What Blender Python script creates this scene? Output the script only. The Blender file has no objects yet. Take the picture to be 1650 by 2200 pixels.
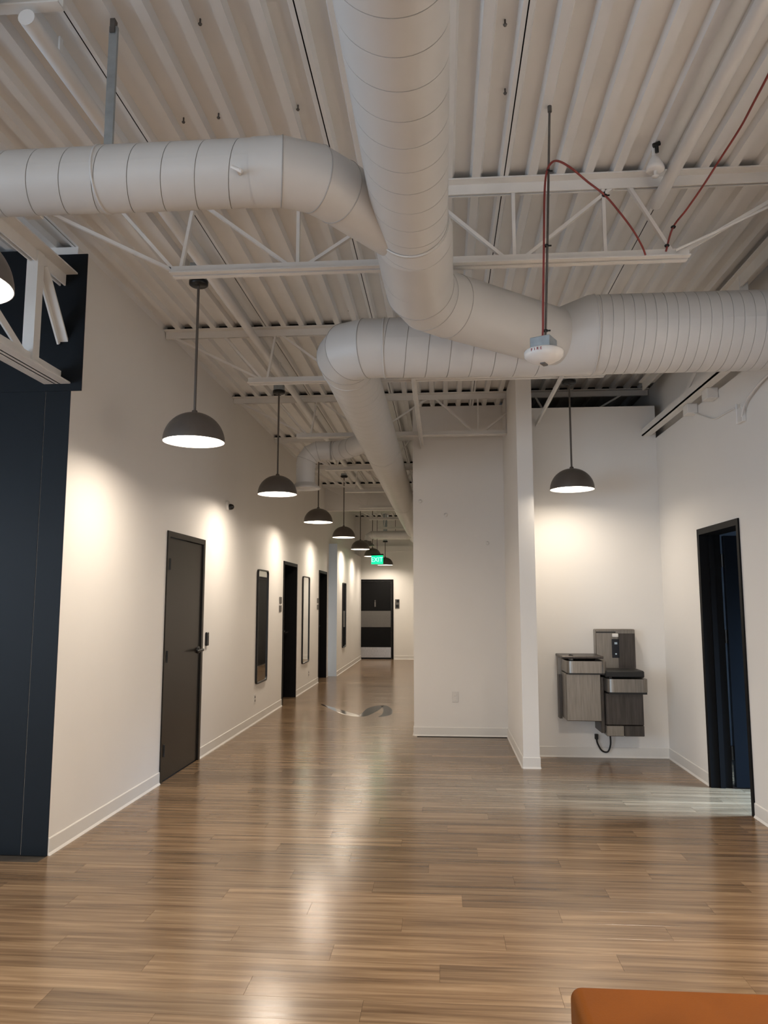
import bpy, math, random
from mathutils import Vector, Matrix
random.seed(7)
R = math.radians
C = bpy.context.scene.collection
SC = bpy.context.scene
PI = math.pi

# ------------------------------------------------------------------ camera, world, light, exposure
cd = bpy.data.cameras.new('camera'); cam = bpy.data.objects.new('camera', cd); C.objects.link(cam)
cd.sensor_fit = 'HORIZONTAL'; cd.sensor_width = 36.0; cd.lens = 1618.0 / 1650.0 * 36.0
cam.location = (0, 0, 1.5); cam.rotation_euler = (R(90 + 6.85), 0, R(4.43)); cd.clip_start = .05
SC.camera = cam
w = bpy.data.worlds.new('world'); SC.world = w; w.use_nodes = True
w.node_tree.nodes['Background'].inputs[0].default_value = (.62, .78, 1, 1)
w.node_tree.nodes['Background'].inputs[1].default_value = .6
SC.view_settings.view_transform = 'Standard'; SC.view_settings.look = 'None'
SC.view_settings.exposure = 1.18; SC.view_settings.gamma = 1.0
SC.view_settings.use_curve_mapping = False
LAMP_W = 12.5            # each pendant: downlight behind its opal diffuser
DAY = (.60, .79, 1.0)

def area(name, loc, rot, sx, sy, power, col):
    l = bpy.data.lights.new(name, 'AREA'); l.shape = 'RECTANGLE'; l.size = sx; l.size_y = sy
    l.energy = power; l.color = col
    o = bpy.data.objects.new(name, l); o.location = loc; o.rotation_euler = rot; C.objects.link(o); return o
# added light for unseen windows: left, rear as warm fill, side room aimed at the floor
area('added_daylight', (-5.9, -1.2, 1.7), (0, R(-90), 0), 2.2, 7.0, 100, DAY)
area('added_daylight', (-2.0, -6.85, 1.7), (R(90), 0, 0), 7.0, 2.2, 48, (1.0, .97, .92))  # rear fill, added to lift the faces toward the camera
area('added_daylight', (4.6, 5.85, 1.9), (0, R(50), 0), 1.2, 1.2, 38, (.38, .64, 1)).data.spread = R(56)  # unseen source, tilted down for the bluish daylight on the floor

# ------------------------------------------------------------------ helpers
def tag(o, label=None, cat=None, group=None, kind=None):
    if label: o['label'] = label
    if cat: o['category'] = cat
    if group: o['group'] = group
    if kind: o['kind'] = kind
    return o

def thing(name, label, cat, loc=(0, 0, 0), group=None):
    o = bpy.data.objects.new(name, None); C.objects.link(o); o.location = loc
    o.empty_display_size = .1
    return tag(o, label, cat, group)

def wloc(o):
    v = Vector((0, 0, 0))
    while o is not None:
        v += o.location; o = o.parent
    return v

class MB:
    """collects shapes in world coordinates; build() links them as one mesh object"""
    def __init__(s): s.v = []; s.f = []; s.sm = []
    def add(s, vs, fs, smooth=False):
        n = len(s.v); s.v += [tuple(p) for p in vs]
        for f in fs: s.f.append([i + n for i in f]); s.sm.append(smooth)
        return s
    def box(s, x0, x1, y0, y1, z0, z1, b=0, m=None):
        if b <= 0:
            v = [(x, y, z) for z in (z0, z1) for y in (y0, y1) for x in (x0, x1)]
            f = [(0, 2, 3, 1), (4, 5, 7, 6), (0, 1, 5, 4), (2, 6, 7, 3), (0, 4, 6, 2), (1, 3, 7, 5)]
        else:
            v = []; 
            for z, k in ((z0, b), (z0 + b, 0), (z1 - b, 0), (z1, b)):
                c = b
                xa, xb, ya, yb = x0 + k, x1 - k, y0 + k, y1 - k
                if k: pts = [(xa, ya), (xb, ya), (xb, yb), (xa, yb)]; pts = [(xa, ya), (xa, ya), (xb, ya), (xb, ya), (xb, yb), (xb, yb), (xa, yb), (xa, yb)]
                else: pts = [(xa, ya + c), (xa + c, ya), (xb - c, ya), (xb, ya + c), (xb, yb - c), (xb - c, yb), (xa + c, yb), (xa, yb - c)]
                if k: pts = [(xa, ya), (xa, ya), (xb, ya), (xb, ya), (xb, yb), (xb, yb), (xa, yb), (xa, yb)]
                v += [(p[0], p[1], z) for p in pts]
            f = [(7, 5, 3, 1), (25, 27, 29, 31)]
            for r in range(3):
                for i in range(8):
                    j = (i + 1) % 8
                    a, bb, cc, dd = r * 8 + i, r * 8 + j, r * 8 + 8 + j, r * 8 + 8 + i
                    def cn(q):
                        return q if 8 <= q < 24 else (q // 2) * 2 + 1
                    q = [cn(a), cn(bb), cn(cc), cn(dd)]
                    u = []
                    for t in q:
                        if t not in u: u.append(t)
                    if len(u) > 2: f.append(u)
            used = sorted({i for ff in f for i in ff}); mp = {o: n for n, o in enumerate(used)}
            v = [v[i] for i in used]; f = [[mp[i] for i in ff] for ff in f]
        if m is not None: v = [tuple(m @ Vector(p)) for p in v]
        return s.add(v, f)
    def bar(s, p0, p1, w, h, up=(0, 0, 1)):
        """rectangular bar from p0 to p1, w across, h along up"""
        a, b = Vector(p0), Vector(p1); d = (b - a).normalized(); u = Vector(up)
        x = d.cross(u)
        if x.length < 1e-4: u = Vector((0, 1, 0)); x = d.cross(u)
        x.normalize(); y = x.cross(d).normalized()
        vs = []
        for p in (a, b):
            for sx, sy in ((-1, -1), (1, -1), (1, 1), (-1, 1)): vs.append(p + x * (sx * w / 2) + y * (sy * h / 2))
        return s.add(vs, [(0, 3, 2, 1), (4, 5, 6, 7), (0, 1, 5, 4), (1, 2, 6, 5), (2, 3, 7, 6), (3, 0, 4, 7)])
    def tube(s, pts, r, n=10, closed=False, caps=True):
        pts = [Vector(p) for p in pts]; N = len(pts); rs = r if isinstance(r, (list, tuple)) else [r] * N
        vs = []; prev = None
        for i, p in enumerate(pts):
            if closed: t = (pts[(i + 1) % N] - pts[i - 1]).normalized()
            else: t = (pts[min(i + 1, N - 1)] - pts[max(i - 1, 0)]).normalized()
            if prev is None:
                u = Vector((0, 0, 1)) if abs(t.z) < .9 else Vector((1, 0, 0))
                x = t.cross(u).normalized()
            else:
                x = (prev - t * prev.dot(t)).normalized()
            prev = x; y = t.cross(x)
            for k in range(n):
                a = 2 * PI * k / n; vs.append(p + (x * math.cos(a) + y * math.sin(a)) * rs[i])
        fs = []
        M = N if closed else N - 1
        for i in range(M):
            for k in range(n):
                j = (i + 1) % N
                fs.append((i * n + k, i * n + (k + 1) % n, j * n + (k + 1) % n, j * n + k))
        s.add(vs, fs, True)
        if caps and not closed:
            s.add(vs[:n], [tuple(range(n - 1, -1, -1))]); s.add(vs[-n:], [tuple(range(n))])
        return s
    def lathe(s, prof, c, n=32, axis='z', smooth=True, cap0=False, cap1=False):
        vs = []
        for r, h in prof:
            for k in range(n):
                a = 2 * PI * k / n; p = (r * math.cos(a), r * math.sin(a), h)
                if axis == 'y': p = (p[0], p[2], p[1])
                if axis == 'x': p = (p[2], p[0], p[1])
                vs.append((c[0] + p[0], c[1] + p[1], c[2] + p[2]))
        fs = []
        for i in range(len(prof) - 1):
            for k in range(n):
                q = (i * n + k, i * n + (k + 1) % n, (i + 1) * n + (k + 1) % n, (i + 1) * n + k)
                fs.append(q if axis != 'y' else q[::-1])
        s.add(vs, fs, smooth)
        if cap0: s.add(vs[:n], [tuple(range(n - 1, -1, -1)) if axis != 'y' else tuple(range(n))])
        if cap1: s.add(vs[-n:], [tuple(range(n)) if axis != 'y' else tuple(range(n - 1, -1, -1))])
        return s
    def prism(s, poly, y0, y1, plane='xz'):
        """polygon in a plane, extruded along the third axis"""
        n = len(poly)
        def P(a, b, c): return {'xz': (a, c, b), 'yz': (c, a, b), 'xy': (a, b, c)}[plane]
        vs = [P(a, b, y0) for a, b in poly] + [P(a, b, y1) for a, b in poly]
        fs = [tuple(range(n)), tuple(range(2 * n - 1, n - 1, -1))] + [(i, i + n, (i + 1) % n + n, (i + 1) % n) for i in range(n)]
        return s.add(vs, fs)
    def build(s, name, mat, parent=None, label=None):
        o0 = wloc(parent) if parent is not None else Vector((0, 0, 0))
        cs = [Vector(p) - o0 for p in s.v]
        lo = Vector([min(c[i] for c in cs) for i in range(3)]); hi = Vector([max(c[i] for c in cs) for i in range(3)])
        org = (lo + hi) / 2
        if parent is not None and parent.type == 'MESH': pass
        me = bpy.data.meshes.new(name); me.from_pydata([tuple(c - org) for c in cs], [], s.f)
        me.polygons.foreach_set('use_smooth', s.sm); me.materials.append(mat); me.update()
        o = bpy.data.objects.new(name, me); C.objects.link(o); o.location = org
        if parent is not None: o.parent = parent
        if label: o['label'] = label
        return o

def copy_to(o, parent, loc):
    c = o.copy(); C.objects.link(c); c.parent = parent; c.location = loc; return c

def struct(o): o['kind'] = 'structure'; return o

# ------------------------------------------------------------------ materials
def mat(name, col, rough=.6, metal=0, spec=.5, noise=None, bump=None, emit=None, coat=0):
    m = bpy.data.materials.new(name); m.use_nodes = True; nt = m.node_tree; b = nt.nodes['Principled BSDF']
    b.inputs['Base Color'].default_value = (*col, 1); b.inputs['Roughness'].default_value = rough
    b.inputs['Metallic'].default_value = metal; b.inputs['Specular IOR Level'].default_value = spec
    if coat: b.inputs['Coat Weight'].default_value = coat; b.inputs['Coat Roughness'].default_value = .15
    tc = nt.nodes.new('ShaderNodeTexCoord')
    if noise:      # (scale, amount, (sx, sy, sz))
        mp = nt.nodes.new('ShaderNodeMapping'); mp.inputs['Scale'].default_value = noise[2] if len(noise) > 2 else (1, 1, 1)
        nt.links.new(tc.outputs['Object'], mp.inputs[0])
        n = nt.nodes.new('ShaderNodeTexNoise'); n.inputs['Scale'].default_value = noise[0]; n.inputs['Detail'].default_value = 4
        nt.links.new(mp.outputs[0], n.inputs['Vector'])
        r = nt.nodes.new('ShaderNodeMapRange'); r.inputs[1].default_value = .3; r.inputs[2].default_value = .7
        r.inputs[3].default_value = 1 - noise[1]; r.inputs[4].default_value = 1 + noise[1]
        nt.links.new(n.outputs['Fac'], r.inputs[0])
        x = nt.nodes.new('ShaderNodeMix'); x.data_type = 'RGBA'; x.blend_type = 'MULTIPLY'; x.inputs[0].default_value = 1
        x.inputs[6].default_value = (*col, 1); nt.links.new(r.outputs[0], x.inputs[7])
        nt.links.new(x.outputs[2], b.inputs['Base Color'])
    if bump:       # (scale, strength, distance)
        n2 = nt.nodes.new('ShaderNodeTexNoise'); n2.inputs['Scale'].default_value = bump[0]; n2.inputs['Detail'].default_value = 3
        nt.links.new(tc.outputs['Object'], n2.inputs['Vector'])
        bp = nt.nodes.new('ShaderNodeBump'); bp.inputs['Strength'].default_value = bump[1]; bp.inputs['Distance'].default_value = bump[2]
        nt.links.new(n2.outputs['Fac'], bp.inputs['Height']); nt.links.new(bp.outputs[0], b.inputs['Normal'])
    if emit:
        b.inputs['Emission Color'].default_value = (*emit[0], 1); b.inputs['Emission Strength'].default_value = emit[1]
    return m

M = {}
M['wall'] = mat('white_wall_paint', (.80, .775, .74), .55, noise=(1.3, .015), bump=(160, .08, .002))
M['base'] = mat('white_rubber_baseboard', (.74, .715, .675), .45, noise=(3, .02))
M['deck'] = mat('painted_steel_deck', (.78, .775, .76), .5, noise=(2.2, .04), bump=(30, .05, .003))
M['steel'] = mat('painted_joist_steel', (.76, .74, .705), .5, noise=(6, .04), bump=(60, .05, .002))
M['duct'] = mat('painted_duct_metal', (.575, .565, .545), .42, noise=(2.5, .03), bump=(14, .05, .004))
M['void'] = mat('near_black_matte', (.02, .018, .016), .9, noise=(20, .2))
M['navy'] = mat('dark_navy_wall_paint', (.0035, .0062, .0095), .5, spec=.22, noise=(1.5, .12), bump=(120, .08, .002))
M['doorgrey'] = mat('charcoal_door_paint', (.010, .008, .006), .28, spec=.4, noise=(2, .06), bump=(90, .05, .001))
M['black'] = mat('black_door_paint', (.0035, .0035, .004), .6, spec=.15, noise=(4, .1))
M['blackmetal'] = mat('black_metal', (.010, .010, .010), .35, metal=.3, noise=(30, .1))
M['shade'] = mat('dark_bronze_shade', (.125, .108, .094), .42, metal=.35, noise=(20, .04))
M['shadein'] = mat('shade_lining', (.7, .68, .65), .5, noise=(20, .01))
M['bulb'] = mat('glowing_diffuser', (1, .95, .85), .5, noise=None, emit=((1, .90, .76), 5.0))
M['inox'] = mat('brushed_stainless', (.27, .245, .215), .34, metal=.85, noise=(9, .16, (14, 14, .6)))
M['inoxdark'] = mat('dark_plastic_and_shade', (.010, .010, .010), .5, noise=(20, .1))  # also colours the shade strips below the basins
M['inoxshade'] = mat('shaded_stainless', (.085, .075, .068), .38, metal=.8, noise=(7, .25, (10, 10, .6)))  # darker copy of the stainless, shade put into its colour
M['mirror'] = mat('mirror_glass', (.80, .82, .83), .03, metal=1, noise=(1, .01))
M['leather'] = mat('cognac_leather', (.150, .043, .0032), .55, spec=.12, noise=(5, .10), bump=(220, .18, .002))
M['red'] = mat('red_cable_sheath', (.23, .035, .03), .5, noise=(20, .1))
M['galv'] = mat('galvanized_steel', (.36, .40, .42), .4, metal=.6, noise=(25, .12))
M['white'] = mat('white_plastic', (.72, .70, .67), .4, noise=(20, .02))
M['grey'] = mat('grey_plaque', (.11, .103, .097), .5, noise=(20, .05))
M['redprint'] = mat('red_print', (.32, .03, .04), .5, noise=(20, .05))
M['exitgreen'] = mat('lit_green_sign', (0, .35, .12), .4, emit=((.0, .72, .20), 1.0))
M['exitletter'] = mat('lit_letters', (.4, .9, .6), .4, emit=((.25, 1, .5), 1.1))
M['paleblue'] = mat('pale_blue_paint', (.68, .80, .96), .55, noise=(2, .02))
M['rod'] = mat('dark_threaded_rod', (.12, .11, .10), .5, metal=.4, noise=(40, .1))
M['chrome'] = mat('satin_kick_plate', (.42, .40, .38), .3, metal=.9, noise=(14, .2, (10, 1, 1)))
M['glasspane'] = mat('window_glass', (.8, .9, 1), .05, noise=None)
M['glasspane'].node_tree.nodes['Principled BSDF'].inputs['Transmission Weight'].default_value = 1.0
M['screen'] = mat('fountain_display', (.004, .006, .012), .2, noise=(10, .1))
M['blueprint'] = mat('pale_marks', (.45, .55, .62), .4, noise=(10, .05))
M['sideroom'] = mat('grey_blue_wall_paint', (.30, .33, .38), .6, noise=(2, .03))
M['leafnavy'] = mat('black_blue_door_paint', (.0035, .005, .008), .6, spec=.15, noise=(4, .1))
M['seamgrey'] = mat('grey_duct_seam', (.36, .35, .335), .6, noise=(20, .1))  # darker grey than the duct, so the seams read as lines
M['subfloor'] = mat('subfloor', (.05, .04, .03), .8, noise=(6, .1))

PW, PL = .1524, 1.22      # plank width and length
GOLD = .38196601
def floor_mat():
    m = bpy.data.materials.new('vinyl_wood_plank'); m.use_nodes = True; nt = m.node_tree; b = nt.nodes['Principled BSDF']
    L = nt.links.new
    def nd(t, **k):
        n = nt.nodes.new(t)
        for a, v in k.items(): setattr(n, a, v)
        return n
    def math_(op, a, bb=None):
        n = nd('ShaderNodeMath', operation=op)
        for i, q in enumerate((a, bb)):
            if q is None: continue
            if isinstance(q, (int, float)): n.inputs[i].default_value = q
            else: L(q, n.inputs[i])
        return n.outputs[0]
    g = nd('ShaderNodeNewGeometry'); sp = nd('ShaderNodeSeparateXYZ'); L(g.outputs['Position'], sp.inputs[0])
    row = math_('FLOOR', math_('DIVIDE', sp.outputs[1], PW))
    off = math_('FRACT', math_('MULTIPLY', row, GOLD))
    col = math_('FLOOR', math_('ADD', math_('DIVIDE', sp.outputs[0], PL), off))
    cv = nd('ShaderNodeCombineXYZ'); L(row, cv.inputs[0]); L(col, cv.inputs[1])
    wn = nd('ShaderNodeTexWhiteNoise', noise_dimensions='3D'); L(cv.outputs[0], wn.inputs['Vector'])
    # grain: stretched along X and shifted plank by plank
    sc = nd('ShaderNodeVectorMath', operation='MULTIPLY'); L(g.outputs['Position'], sc.inputs[0]); sc.inputs[1].default_value = (1.1, 26, 1)
    ws = nd('ShaderNodeVectorMath', operation='SCALE'); L(wn.outputs['Color'], ws.inputs[0]); ws.inputs['Scale'].default_value = 60
    ad = nd('ShaderNodeVectorMath', operation='ADD'); L(sc.outputs[0], ad.inputs[0]); L(ws.outputs[0], ad.inputs[1])
    n1 = nd('ShaderNodeTexNoise'); n1.inputs['Scale'].default_value = 1.0; n1.inputs['Detail'].default_value = 6; n1.inputs['Roughness'].default_value = .62; n1.inputs['Distortion'].default_value = .35
    L(ad.outputs[0], n1.inputs['Vector'])
    cr = nd('ShaderNodeValToRGB'); L(n1.outputs['Fac'], cr.inputs[0])
    e = cr.color_ramp.elements
    e[0].position = .30; e[0].color = (.098, .059, .032, 1)
    e[1].position = .72; e[1].color = (.300, .205, .122, 1)
    k = e.new(.5); k.color = (.190, .122, .069, 1)
    mr = nd('ShaderNodeMapRange'); L(wn.outputs['Value'], mr.inputs[0]); mr.inputs[3].default_value = .80; mr.inputs[4].default_value = 1.20
    x = nd('ShaderNodeMix', data_type='RGBA', blend_type='MULTIPLY'); x.inputs[0].default_value = 1
    L(cr.outputs[0], x.inputs[6]); L(mr.outputs[0], x.inputs[7])
    L(x.outputs[2], b.inputs['Base Color'])
    rr = nd('ShaderNodeMapRange'); L(n1.outputs['Fac'], rr.inputs[0]); rr.inputs[3].default_value = .16; rr.inputs[4].default_value = .26
    L(rr.outputs[0], b.inputs['Roughness']); b.inputs['Specular IOR Level'].default_value = .5
    bp = nd('ShaderNodeBump'); bp.inputs['Strength'].default_value = .12; bp.inputs['Distance'].default_value = .002
    n3 = nd('ShaderNodeTexNoise'); n3.inputs['Scale'].default_value = 1.0; n3.inputs['Detail'].default_value = 5
    s3 = nd('ShaderNodeVectorMath', operation='MULTIPLY'); L(ad.outputs[0], s3.inputs[0]); s3.inputs[1].default_value = (3, 3, 1); L(s3.outputs[0], n3.inputs['Vector'])
    L(n3.outputs['Fac'], bp.inputs['Height']); L(bp.outputs[0], b.inputs['Normal'])
    return m
M['floor'] = floor_mat()

# ------------------------------------------------------------------ levels and lines of the building
XL, XR = -2.365, 2.18        # corridor left wall, room right wall
YB = 4.53                    # dark wall
ZD = 3.82                    # underside of the deck ribs
YE = 20.3                    # end of corridor

# ------------------------------------------------------------------ floor of planks
fl = struct(MB().box(-6.2, 5.2, -7.2, 20.6, -.12, -.006).build('floor', M['subfloor']))
GAP = .0004
def plank_cells(y0, y1, xlo, xhi):
    r0, r1 = math.floor(y0 / PW + .001), math.ceil(y1 / PW - .001)
    for r in range(r0, r1):
        off = (r * GOLD) % 1.0
        k0 = math.floor(xlo / PL + off); k1 = math.ceil(xhi / PL + off)
        for k in range(k0, k1):
            a = (k - off) * PL; b_ = a + PL
            a, b_ = max(a, xlo), min(b_, xhi)
            if b_ - a > .02: yield r, a, b_
def plank_mesh(L):
    mb = MB(); x0, x1, y0, y1 = -L / 2 + GAP, L / 2 - GAP, -PW / 2 + GAP, PW / 2 - GAP; c = .0002
    vs = [(x0, y0, -.006), (x1, y0, -.006), (x1, y1, -.006), (x0, y1, -.006),
          (x0, y0, -c), (x1, y0, -c), (x1, y1, -c), (x0, y1, -c),
          (x0 + c, y0 + c, 0), (x1 - c, y0 + c, 0), (x1 - c, y1 - c, 0), (x0 + c, y1 - c, 0)]
    fs = [(8, 9, 10, 11)]
    for i in range(4):
        j = (i + 1) % 4; fs += [(i, j, j + 4, i + 4), (i + 4, j + 4, j + 8, i + 8)]
    me = bpy.data.meshes.new('plank'); me.from_pydata(vs, [], fs); me.materials.append(M['floor']); return me
pm = {}
def put_plank(r, a, b_):
    key = round(b_ - a, 3)
    if key not in pm: pm[key] = plank_mesh(key)
    o = bpy.data.objects.new('plank', pm[key]); C.objects.link(o); o.parent = fl
    o.location = Vector(((a + b_) / 2, (r + .5) * PW, 0)) - fl.location
def planks_joined(cells, name):
    mb = MB()
    for r, a, b_ in cells:
        y0, y1 = r * PW + GAP, (r + 1) * PW - GAP; x0, x1 = a + GAP, b_ - GAP; c = .0002
        mb.add([(x0, y0, -c), (x1, y0, -c), (x1, y1, -c), (x0, y1, -c), (x0 + c, y0 + c, 0), (x1 - c, y0 + c, 0), (x1 - c, y1 - c, 0), (x0 + c, y1 - c, 0)],
               [(4, 5, 6, 7), (0, 1, 5, 4), (1, 2, 6, 5), (2, 3, 7, 6), (3, 0, 4, 7)])
    o = mb.build(name, M['floor'], fl); o['kind'] = 'stuff'; return o
NR0, NR1 = math.floor(2.6 / PW) * PW, math.floor(YB / PW) * PW
for c in plank_cells(NR0, NR1, -3.1, XR): put_plank(*c)
Y8 = math.floor(8.7 / PW) * PW
for c in plank_cells(NR1, Y8, XL, XR): put_plank(*c)
planks_joined(list(plank_cells(-7.1, NR0, -6.0, XR)) + list(plank_cells(NR0, NR1, -6.0, -3.1)) +
              list(plank_cells(Y8, YE, XL - .25, -.3)) + list(plank_cells(4.4, 8.2, XR, 5.0)), 'plank_field')

# ------------------------------------------------------------------ ceiling: corrugated deck sheets
cl = struct(MB().box(-6.3, 5.2, -7.2, 20.7, 3.93, 4.03).build('ceiling', M['void']))
RIB = .9144 / 6
def deck_sheet(length):
    """six ribs wide sheet, 0.9 mm thick look, profile along x, ribs along y; local origin at corner"""
    prof = []
    x = 0
    for i in range(6):
        prof += [(x - .0225, 0), (x + .0225, 0), (x + .0345, .040), (x + RIB - .0345, .040)]
        x += RIB
    prof[0] = (.003, 0); prof += [(6 * RIB - .0225, 0), (6 * RIB - .003, 0)]
    n = len(prof); t = .002
    vs = [(a, y, z) for y in (0, length) for a, z in prof] + [(a, y, z + t) for y in (0, length) for a, z in prof]
    fs = []
    for i in range(n - 1):
        fs += [(i + 1, i, n + i, n + i + 1), (2 * n + i, 2 * n + i + 1, 3 * n + i + 1, 3 * n + i),
               (i, i + 1, 2 * n + i + 1, 2 * n + i), (n + i + 1, n + i, 3 * n + i, 3 * n + i + 1)]
    fs += [(0, 2 * n, 3 * n, n), (n - 1, 2 * n - 1, 4 * n - 1, 3 * n - 1)]
    me = bpy.data.meshes.new('deck_sheet'); me.from_pydata(vs, [], fs); me.materials.append(M['deck']); return me
SH = 6.39
dm = deck_sheet(SH - .004)
JY = [3.99 + 2.13 * i for i in range(-5, 8)]
y = 3.99 - 2.13 * 6 + 1.0
XS0 = .357                     # a side lap seen in the photo
SY = [1.86 - SH * 2, 1.86 - SH, 1.86, 1.86 + SH, 1.86 + 2 * SH]
for yy in SY:
    for k in range(-7, 6):
        xa = XS0 + k * .9144
        if yy > 8 and (xa > 2.4 or xa < -3.3): continue
        if yy < -7.2: continue
        o = bpy.data.objects.new('deck_sheet', dm); C.objects.link(o); o.parent = cl
        o.location = Vector((xa, yy + .002, ZD)) - cl.location
for px, py in ((-1.245, 3.35), (-1.064, 3.33), (-.963, 2.74), (-1.316, 3.12), (-.668, 3.30), (.275, 2.84), (.309, 3.26), (.492, 3.70), (-.733, 5.80)):
    q = round((px - XS0) / RIB) * RIB + XS0 + RIB / 2
    MB().lathe([(.004, 3.862), (.004, 3.838), (.009, 3.838), (.006, 3.832), (.0, 3.830)], (px, py, 0), 8).build('fastener', M['rod'], cl)

# near-black blocks in the flutes over joists and wall tops
flute_me = None
def flute_blocks(parent, y, x0, x1, depth=.05):
    global flute_me
    k = math.floor((x0 - XS0) / RIB)
    o0 = wloc(parent)
    while XS0 + (k + .5) * RIB < x1 - .05:
        xc = XS0 + (k + .5) * RIB; k += 1
        if xc < x0 + .04: continue
        if flute_me is None:
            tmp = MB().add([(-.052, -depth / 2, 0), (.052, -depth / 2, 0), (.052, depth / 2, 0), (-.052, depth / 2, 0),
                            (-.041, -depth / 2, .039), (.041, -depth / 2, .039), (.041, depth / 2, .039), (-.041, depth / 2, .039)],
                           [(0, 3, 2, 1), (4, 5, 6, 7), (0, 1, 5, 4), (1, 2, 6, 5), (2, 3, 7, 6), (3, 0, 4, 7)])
            flute_me = bpy.data.meshes.new('flute_block'); flute_me.from_pydata(tmp.v, [], tmp.f); flute_me.materials.append(M['void'])
        o = bpy.data.objects.new('flute_block', flute_me); C.objects.link(o); o.parent = parent
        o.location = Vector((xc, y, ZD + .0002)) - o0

# ------------------------------------------------------------------ walls
def wall(name, boxes, m='wall'):
    mb = MB()
    for b_ in boxes: mb.box(*b_)
    return struct(mb.build(name, M[m]))
D1 = (6.31, 7.34); D2 = (11.10, 12.16); D3 = (14.35, 15.34); DH = 2.118
XO = XL - .215
wall('wall_left', [(XO, XL, YB + .0055, D1[0], 0, ZD), (XO, XL, D1[0], D1[1], DH, ZD), (XO, XL, D1[1], D2[0], 0, ZD), (XO, XL, D2[0], D2[1], DH, ZD),
                   (XO, XL, D2[1], D3[0], 0, ZD), (XO, XL, D3[0], D3[1], DH, ZD), (XO, XL, D3[1], 15.6, 0, ZD), (XO, XL, 15.6, YE, 2.72, ZD)])
wall('wall_left_far', [(XO, -2.19, 15.606, YE, 0, 2.72)])
ap = struct(MB().box(XL - .02, -2.188, 15.596, 15.606, 0, 2.722).build('trim_1', M['paleblue']))
we = wall('wall_end', [(-2.8, 2.8, YE, YE + .15, 0, ZD)])
flute_blocks(we, YE + .05, -2.7, 2.7)
wm = wall('wall_middle', [(-.338, .72, 8.78, 8.90, 0, ZD)])
flute_blocks(wm, 8.82, -.33, .72)
wall('wall_corridor_right', [(-.338, -.22, 8.90, YE, 0, ZD)])
wall('wall_wing', [(.72, .868, 7.16, 8.16, 0, ZD), (.72, .868, 8.16, 8.34, 0, 3.34), (.72, .868, 8.34, 9.36, 0, ZD)])
wall('wall_alcove', [(.868, XR, 7.72, 7.84, 0, 3.50)])
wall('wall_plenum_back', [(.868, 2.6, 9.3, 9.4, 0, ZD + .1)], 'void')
RD = (5.695, 6.60)
wall('wall_right', [(XR, XR + .15, -7, RD[0], 0, 3.165), (XR, XR + .15, RD[0], RD[1], DH, 3.165), (XR, XR + .15, RD[1], 9.3, 0, 3.165)])
wall('wall_right_upper', [(XR + .09, XR + .2, -7, 9.3, 3.10, ZD)])
wd = wall('wall_dark', [(-6.0, XO - .002, YB, YB + .15, 0, 2.846), (XO - .002, -2.533, YB, YB + .005, 0, 2.846), (-2.529, XL, YB, YB + .005, 0, 2.846)], 'navy')
wall('wall_dark_upper', [(-6.0, XO - .002, YB - .004, YB + .15, 2.846, ZD - .02), (XO - .002, -2.294, YB - .004, YB + .005, 2.846, 3.765)], 'navy')
wall('wall_bulkhead', [(XL, -.338, 14.98, 15.08, 3.34, ZD)])
# the front room behind the camera
wall('wall_rear', [(-6.0, XR, -7.15, -7, 0, .6), (-6.0, XR, -7.15, -7, 2.85, ZD), (-6, -5.5, -7.15, -7, .6, 2.85), (1.5, XR, -7.15, -7, .6, 2.85)])
wall('wall_far_left', [(-6.15, -6, -7.15, YB + .15, 0, .6), (-6.15, -6, -7.15, YB + .15, 2.85, ZD), (-6.15, -6, -7.15, -4.8, .6, 2.85), (-6.15, -6, 2.4, YB + .15, .6, 2.85)])
w1 = struct(MB().box(-6.12, -6.04, -4.8, -4.72, .6, 2.85).box(-6.12, -6.04, 2.32, 2.4, .6, 2.85).box(-6.12, -6.04, -4.8, 2.4, .6, .68).box(-6.12, -6.04, -4.8, 2.4, 2.77, 2.85)
            .box(-6.12, -6.04, -2.44, -2.36, .68, 2.77).box(-6.12, -6.04, -.04, .04, .68, 2.77).build('added_window_1', M['blackmetal']))  # unseen frame, added as a source for the daylight from the left
MB().box(-6.085, -6.075, -4.72, 2.32, .68, 2.77).build('pane', M['glasspane'], w1)
w2 = struct(MB().box(-5.5, -5.42, -7.12, -7.04, .6, 2.85).box(1.42, 1.5, -7.12, -7.04, .6, 2.85).box(-5.5, 1.5, -7.12, -7.04, .6, .68).box(-5.5, 1.5, -7.12, -7.04, 2.77, 2.85)
            .box(-3.2, -3.12, -7.12, -7.04, .68, 2.77).box(-.9, -.82, -7.12, -7.04, .68, 2.77).build('added_window_2', M['blackmetal']))  # unseen frame, added around the rear fill light
MB().box(-5.42, 1.42, -7.085, -7.075, .68, 2.77).build('pane', M['glasspane'], w2)
w3 = struct(MB().box(4.97, 5.05, 5.0, 5.07, .6, 2.3).box(4.97, 5.05, 6.43, 6.5, .6, 2.3).box(4.97, 5.05, 5.07, 6.43, .6, .67).box(4.97, 5.05, 5.07, 6.43, 2.23, 2.3).build('added_window_3', M['blackmetal']))  # unseen frame, added behind the side room's bluish light
MB().box(5.005, 5.012, 5.07, 6.43, .67, 2.23).build('pane', M['glasspane'], w3)
# side room behind the right door
wall('wall_side_room', [(2.33, 5.1, 8.1, 8.25, 0, 3.1), (2.33, 5.1, 4.25, 4.4, 0, 3.1), (4.95, 5.1, 4.4, 5.0, 0, 3.1), (4.95, 5.1, 6.5, 8.1, 0, 3.1), (4.95, 5.1, 5.0, 6.5, 0, .6), (4.95, 5.1, 5.0, 6.5, 2.3, 3.1), (2.42, 5.1, 4.25, 8.25, 3.1, 3.2)], 'sideroom')

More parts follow.
